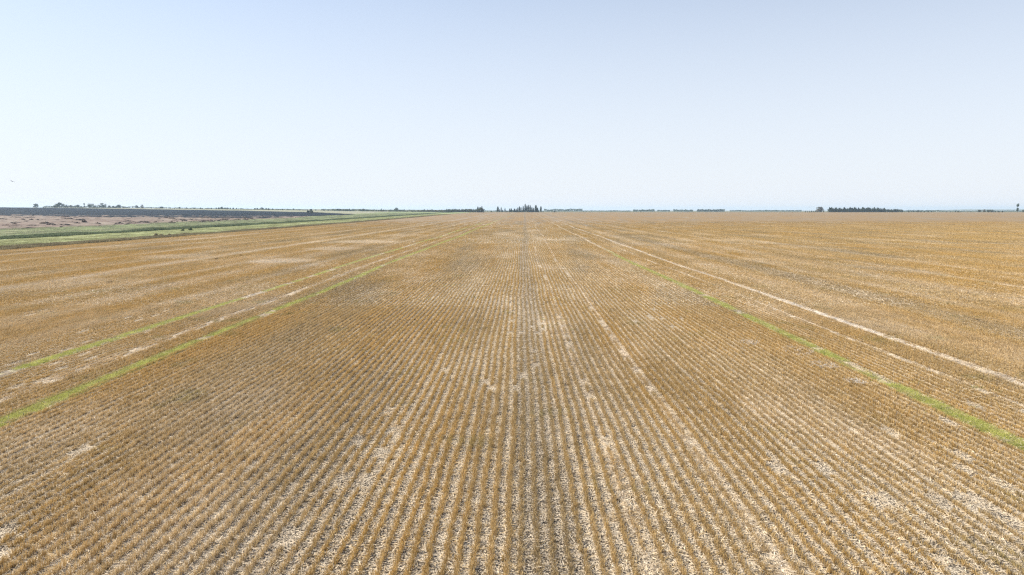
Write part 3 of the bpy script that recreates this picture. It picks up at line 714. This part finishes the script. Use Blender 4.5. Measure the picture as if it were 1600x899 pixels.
wood('brush_line', 60, 215, lambda p: 1.2 + 1.8 * vn(p * .15, p * 0), ZT + 20, M_OLIVE, 'low brush joining the trees on the left skyline', 2500)
wood('brush_line', 215, 480, lambda p: .7 + 1.1 * vn(p * .12, p * 0), ZT + 20, M_OLIVE, 'very low brush along the left skyline', 2500)
wood('brush_line', 500, 750, lambda p: 1.6 + 1.6 * vn(p * .2, p * 0), ZT + 20, M_OLIVE, 'low brush joining the trees of the long row left of centre', 4500)
wood('brush_line', 1290, 1402, lambda p: 3.2 + 1.4 * vn(p * .2, p * 0), ZT + 5, M_CON, 'dark undergrowth of the right hand belt', 3500)
wood('brush_line', 795, 842, lambda p: 2.2 + 1.4 * vn(p * .2, p * 0), ZT - 40, M_CON, 'dark undergrowth of the centre belt', 1400)
# faint blue rise at far right
nu = 60; U = np.linspace(1380, 1760, nu); V = []
for j, (zf, dd) in enumerate(((-.3, 7400), (1.0, 8000), (-.3, 8700))):
    for u in U:
        hh = 17 * smooth(np.array((u - 1380) / 160)) * (.85 + .3 * float(vn(u * .03, 0.0)))
        V.append((wx(u, dd), dd, max(-1.2, hh * zf)))
i = (np.arange(2)[:, None] * nu + np.arange(nu - 1)[None]).ravel()
tag(link('hills', mesh('hills', V, np.stack([i, i + 1, i + nu + 1, i + nu], -1), [M_GROUND])), 'faint blue low rise beyond the right horizon', None, None, 'structure')

# ------------------------------------------------------------------ small things lying in the field
M_WHITE = flat_mat('bleached_straw', (.62, .57, .50), .85, 0, .12, 9)
for px, py, r_, lab in [(1246, 551, .75, 'bleached straw bunch nearest the green strip on the right'), (1288, 573, .5, 'small bleached straw bunch below the larger one on the right'),
                        (1170, 537, .45, 'faint bleached straw bunch, leftmost of those right of centre'), (1337, 599, .3, 'tiny bleached straw bunch, lowest of those right of centre')]:
    x, y = find(px, py); n = 150
    a = rng.random(n) * 6.28; d = r_ * (.55 + .5 * rng.random(n)) * (rng.random(n) > .15)
    V, Fc, T_, U_ = blades(np.cos(a) * d, np.sin(a) * d * 1.3, .06 + .07 * rng.random(n), rng.normal(.01, .03, n), np.full(n, .013), .12 + .16 * rng.random(n), a + 1.57 + rng.normal(0, .6, n), rng.random(n), taper=.8)
    o = link('straw_bunch', mesh('straw_bunch', V, Fc, [M_WHITE]), None, (x, y, hz(x, y))); tag(o, lab, 'straw bunch', 'bleached straw bunches in the stubble')
M_DEAD = leaf_mat('dead_weed', (.075, .05, .03), (.16, .11, .06), .2, 1)
for px, py, sz, lab in [(172, 442, 1.0, 'dark brown weed clump in the left part of the field'), (338, 406, 1.3, 'dark brown weed clump beside the pale patches on the left'), (113, 434, .8, 'small brown weed clump left of the others'),
                        (377, 400, 1.2, 'brown weed clump farthest back on the left'), (1076, 427, .6, 'tiny dark weed clump right of the right green strip'), (1016, 417, .8, 'dark weed clump at the far end of the right green strip'),
                        (872, 532, .35, 'tiny dark weed clump beside the pale line right of centre'), (1525, 501, .7, 'dark weed clump near the right edge beside the grey band')]:
    x, y = find(px, py)
    o = link('weed_clump', grass_tuft('weed_clump', 90, .42, .34, .03, M_DEAD, .7), None, (x, y, hz(x, y))); o.scale = (sz * .55, sz * .55, sz * .55); tag(o, lab, 'weed', 'dark weed clumps in the stubble')
for px, py, wd, hh_, lab in [(244, 369, 2.4, 1.4, 'brown shrub at the left end of the brown weeds along the field edge'), (252, 368.5, 3.0, 1.0, 'brown spreading shrub beside the first one on the field edge'), (265, 368, 2.2, 1.1, 'greyish brown shrub on the field edge right of the brown pair'),
                        (298, 359, 2.5, 1.7, 'dark green shrub rising from the ditch on the left'), (286, 360, 2.0, 1.3, 'smaller dark green shrub in the ditch left of the taller one')]:
    x, y = find(px, py + 1.0); r_ = empty('shrub', (x, y, hz(x, y) - .05)); tm, cm = LIB['bush'][0]
    link('stem', tm, r_); cr = link('crown', cm.copy(), r_); cr.data.materials[0] = M_WEED if 'brown' in lab else M_DGREEN
    r_.scale = (wd / 17, wd / 15, hh_ / 14); tag(r_, lab, 'shrub')
# ------------------------------------------------------------------ tractor and cultivator on the ploughed land
def boxv(c, s, b=.0, topscale=(1, 1)):
    x, y, z = c; a, d, e = s[0] / 2, s[1] / 2, s[2] / 2; tx, ty = topscale
    V = [(x - a, y - d, z - e), (x + a, y - d, z - e), (x + a, y + d, z - e), (x - a, y + d, z - e), (x - a * tx, y - d * ty, z + e), (x + a * tx, y - d * ty, z + e), (x + a * tx, y + d * ty, z + e), (x - a * tx, y + d * ty, z + e)]
    return V, [(0, 3, 2, 1), (4, 5, 6, 7), (0, 1, 5, 4), (1, 2, 6, 5), (2, 3, 7, 6), (3, 0, 4, 7)]
def build(name, shapes, m, parent, bevel=.04):
    V = []; Fc = []
    for v, f in shapes:
        k = len(V); V += v; Fc += [tuple(i + k for i in q) for q in f]
    o = link(name, mesh(name, V, Fc, [m]), parent)
    if bevel: bm_ = o.modifiers.new('bevel', 'BEVEL'); bm_.width = bevel; bm_.segments = 2; bm_.limit_method = 'ANGLE'
    return o
def disc(c, r, w, k=22, prof=((.0, .0), (1, 0), (1.0, 1), (.0, 1))):
    """wheel lathed about the y axis: prof = (radius fraction, width fraction)"""
    V = []; Fc = []
    for a in range(k):
        an = 2 * math.pi * a / k
        for rr, ww in prof: V.append((c[0] + r * rr * math.cos(an), c[1] + (ww - .5) * w, c[2] + r * rr * math.sin(an)))
    q = len(prof)
    for a in range(k):
        for j in range(q - 1): Fc.append((a * q + j, a * q + j + 1, ((a + 1) % k) * q + j + 1, ((a + 1) % k) * q + j))
    return V, Fc
M_PAINT = flat_mat('tractor_paint', (.05, .075, .045), .45, 0, .2, 2); M_RUB = flat_mat('tyre_rubber', (.022, .022, .023), .85, 0, .2, 4)
M_RIM = flat_mat('wheel_rim', (.30, .26, .09), .5, 0, .15, 4); M_GLASS = flat_mat('cab_glass', (.03, .04, .05), .1, 0, .1, 1); M_STEEL = flat_mat('tool_steel', (.07, .06, .06), .6, .3, .2, 3)
ty_ = 900.0; tx_ = wx(483.5, ty_)
T = empty('tractor', (tx_, ty_, hz(tx_, ty_) + .35), math.pi * .04); T.scale = (1.5, 1.5, 1.55); tag(T, 'dark tractor working on the ploughed land on the left', 'tractor')
build('body', [boxv((-1.7, 0, 1.55), (2.6, 1.0, .95), topscale=(.95, .85)), boxv((.1, 0, 1.15), (4.6, .7, .6)), boxv((.9, 0, 1.6), (1.6, 1.5, .5))], M_PAINT, T)
cab = build('cab', [boxv((.55, 0, 2.3), (1.6, 1.6, .9), topscale=(.92, .9)), boxv((.55, 0, 3.25), (1.9, 1.8, .18), topscale=(.85, .85))] +
            [boxv((.55 + a * .7, b * .7, 2.95), (.09, .09, .55)) for a in (-1, 1) for b in (-1, 1)], M_PAINT, T)
build('window', [boxv((.55, 0, 2.95), (1.3, 1.3, .46))], M_GLASS, cab, 0)
build('exhaust', [boxv((-1.0, .45, 2.6), (.12, .12, 1.4))], M_STEEL, T)
TY = ((.62, .12), (.93, .0), (1.0, .1), (1.0, .9), (.93, 1.0), (.62, .88)); RM = ((.02, .35), (.3, .3), (.6, .12), (.64, .15), (.64, .85), (.6, .88), (.3, .7), (.02, .65))
for wx_, r_, w_ in ((-2.1, .78, .5), (1.2, 1.02, .7)):
    for s in (-1, 1):
        w0 = empty('wheel', (wx_, s * 1.15, r_)); w0.parent = T
        for nm, pr, mm in (('tyre', TY, M_RUB), ('rim', RM, M_RIM)):
            v, f = disc((0, 0, 0), r_, w_, 24, pr); link(nm, mesh(nm, v, f, [mm]), w0)
K = empty('cultivator', (tx_ + 7.6, ty_ + .6, hz(tx_ + 5.2, ty_) + .3), math.pi * .04); tag(K, 'wide dark cultivator frame hitched behind the tractor', 'cultivator')
build('frame', [boxv((q, 0, .75), (.16, 9, .16)) for q in (-.9, .2, 1.3)] + [boxv((.2, q, .92), (2.6, .14, .14)) for q in (-4, -2, 0, 2, 4)] + [boxv((-2.2, 0, .8), (2.8, .18, .16))], M_STEEL, K, 0)
build('tines', [boxv((q, -4.3 + i * .6, .35), (.07, .09, .75), topscale=(1.6, 1)) for q in (-.9, .2, 1.3) for i in range(15)], M_STEEL, K, 0)
for s in (-2.6, 2.6):
    v, f = disc((.8, s, .4), .42, .28, 18, TY); link('wheel', mesh('wheel', v, f, [M_RUB]), K)
# ------------------------------------------------------------------ bird over the left horizon
M_BIRD = flat_mat('bird_feather', (.16, .15, .17), .8, 0, .2, 20)
bd = 62.0; B = empty('bird', (wx(14.5, bd), bd, H + (328.5 - 284) / F * bd), .5); tag(B, 'small grey bird flying above the horizon at the far left', 'bird'); B.rotation_euler = (R(12), R(28), .5); B.scale = (.65, .65, .65)
nb = 12; V = []; Fc = []
for i in range(nb):
    t_ = i / (nb - 1); r_ = .035 * math.sin(math.pi * min(1, t_ * .93 + .05)) ** .7 + .003
    for j in range(8): a = j * math.pi / 4; V.append((r_ * math.cos(a), -.14 + .30 * t_, r_ * .9 * math.sin(a)))
for i in range(nb - 1):
    for j in range(8): Fc.append((i * 8 + j, i * 8 + (j + 1) % 8, (i + 1) * 8 + (j + 1) % 8, (i + 1) * 8 + j))
link('body', mesh('body', V, Fc, [M_BIRD]), B)
for s in (-1, 1):
    V = []; n_ = 7
    for i in range(n_):
        t_ = i / (n_ - 1); cxx = s * (.02 + .30 * t_); ch = .11 * (1 - t_) ** .6 + .012; zz = .10 * math.sin(t_ * 2.0) - .04 * t_; yy = .02 - .06 * t_ * t_
        V += [(cxx, yy + ch / 2, zz), (cxx, yy - ch / 2, zz - .004), (cxx, yy - ch / 2, zz - .010), (cxx, yy + ch / 2, zz - .014)]
    Fc = [(i * 4 + j, i * 4 + (j + 1) % 4, (i + 1) * 4 + (j + 1) % 4, (i + 1) * 4 + j) for i in range(n_ - 1) for j in range(4)]
    link('wing', mesh('wing', V, Fc, [M_BIRD]), B)
v, f = boxv((0, -.19, 0), (.05, .12, .008)); link('tail', mesh('tail', v, f, [M_BIRD]), B)

# ------------------------------------------------------------------ haze
hm = bpy.data.materials.new('haze'); hm.use_nodes = True; hn = hm.node_tree; hn.nodes.remove(hn.nodes['Principled BSDF'])
pv = hn.nodes.new('ShaderNodeVolumePrincipled'); pv.inputs['Color'].default_value = (.60, .80, 1, 1); pv.inputs['Density'].default_value = HAZE_DENSITY; pv.inputs['Anisotropy'].default_value = .2
hn.links.new(pv.outputs[0], hn.nodes['Material Output'].inputs['Volume'])
v, f = boxv((0, 4100, 17), (18600, 9800 + 100, 46))
ho = link('haze', mesh('haze', v, f, [hm])); tag(ho, 'pale thin haze lying over the whole plain', None, None, 'stuff')
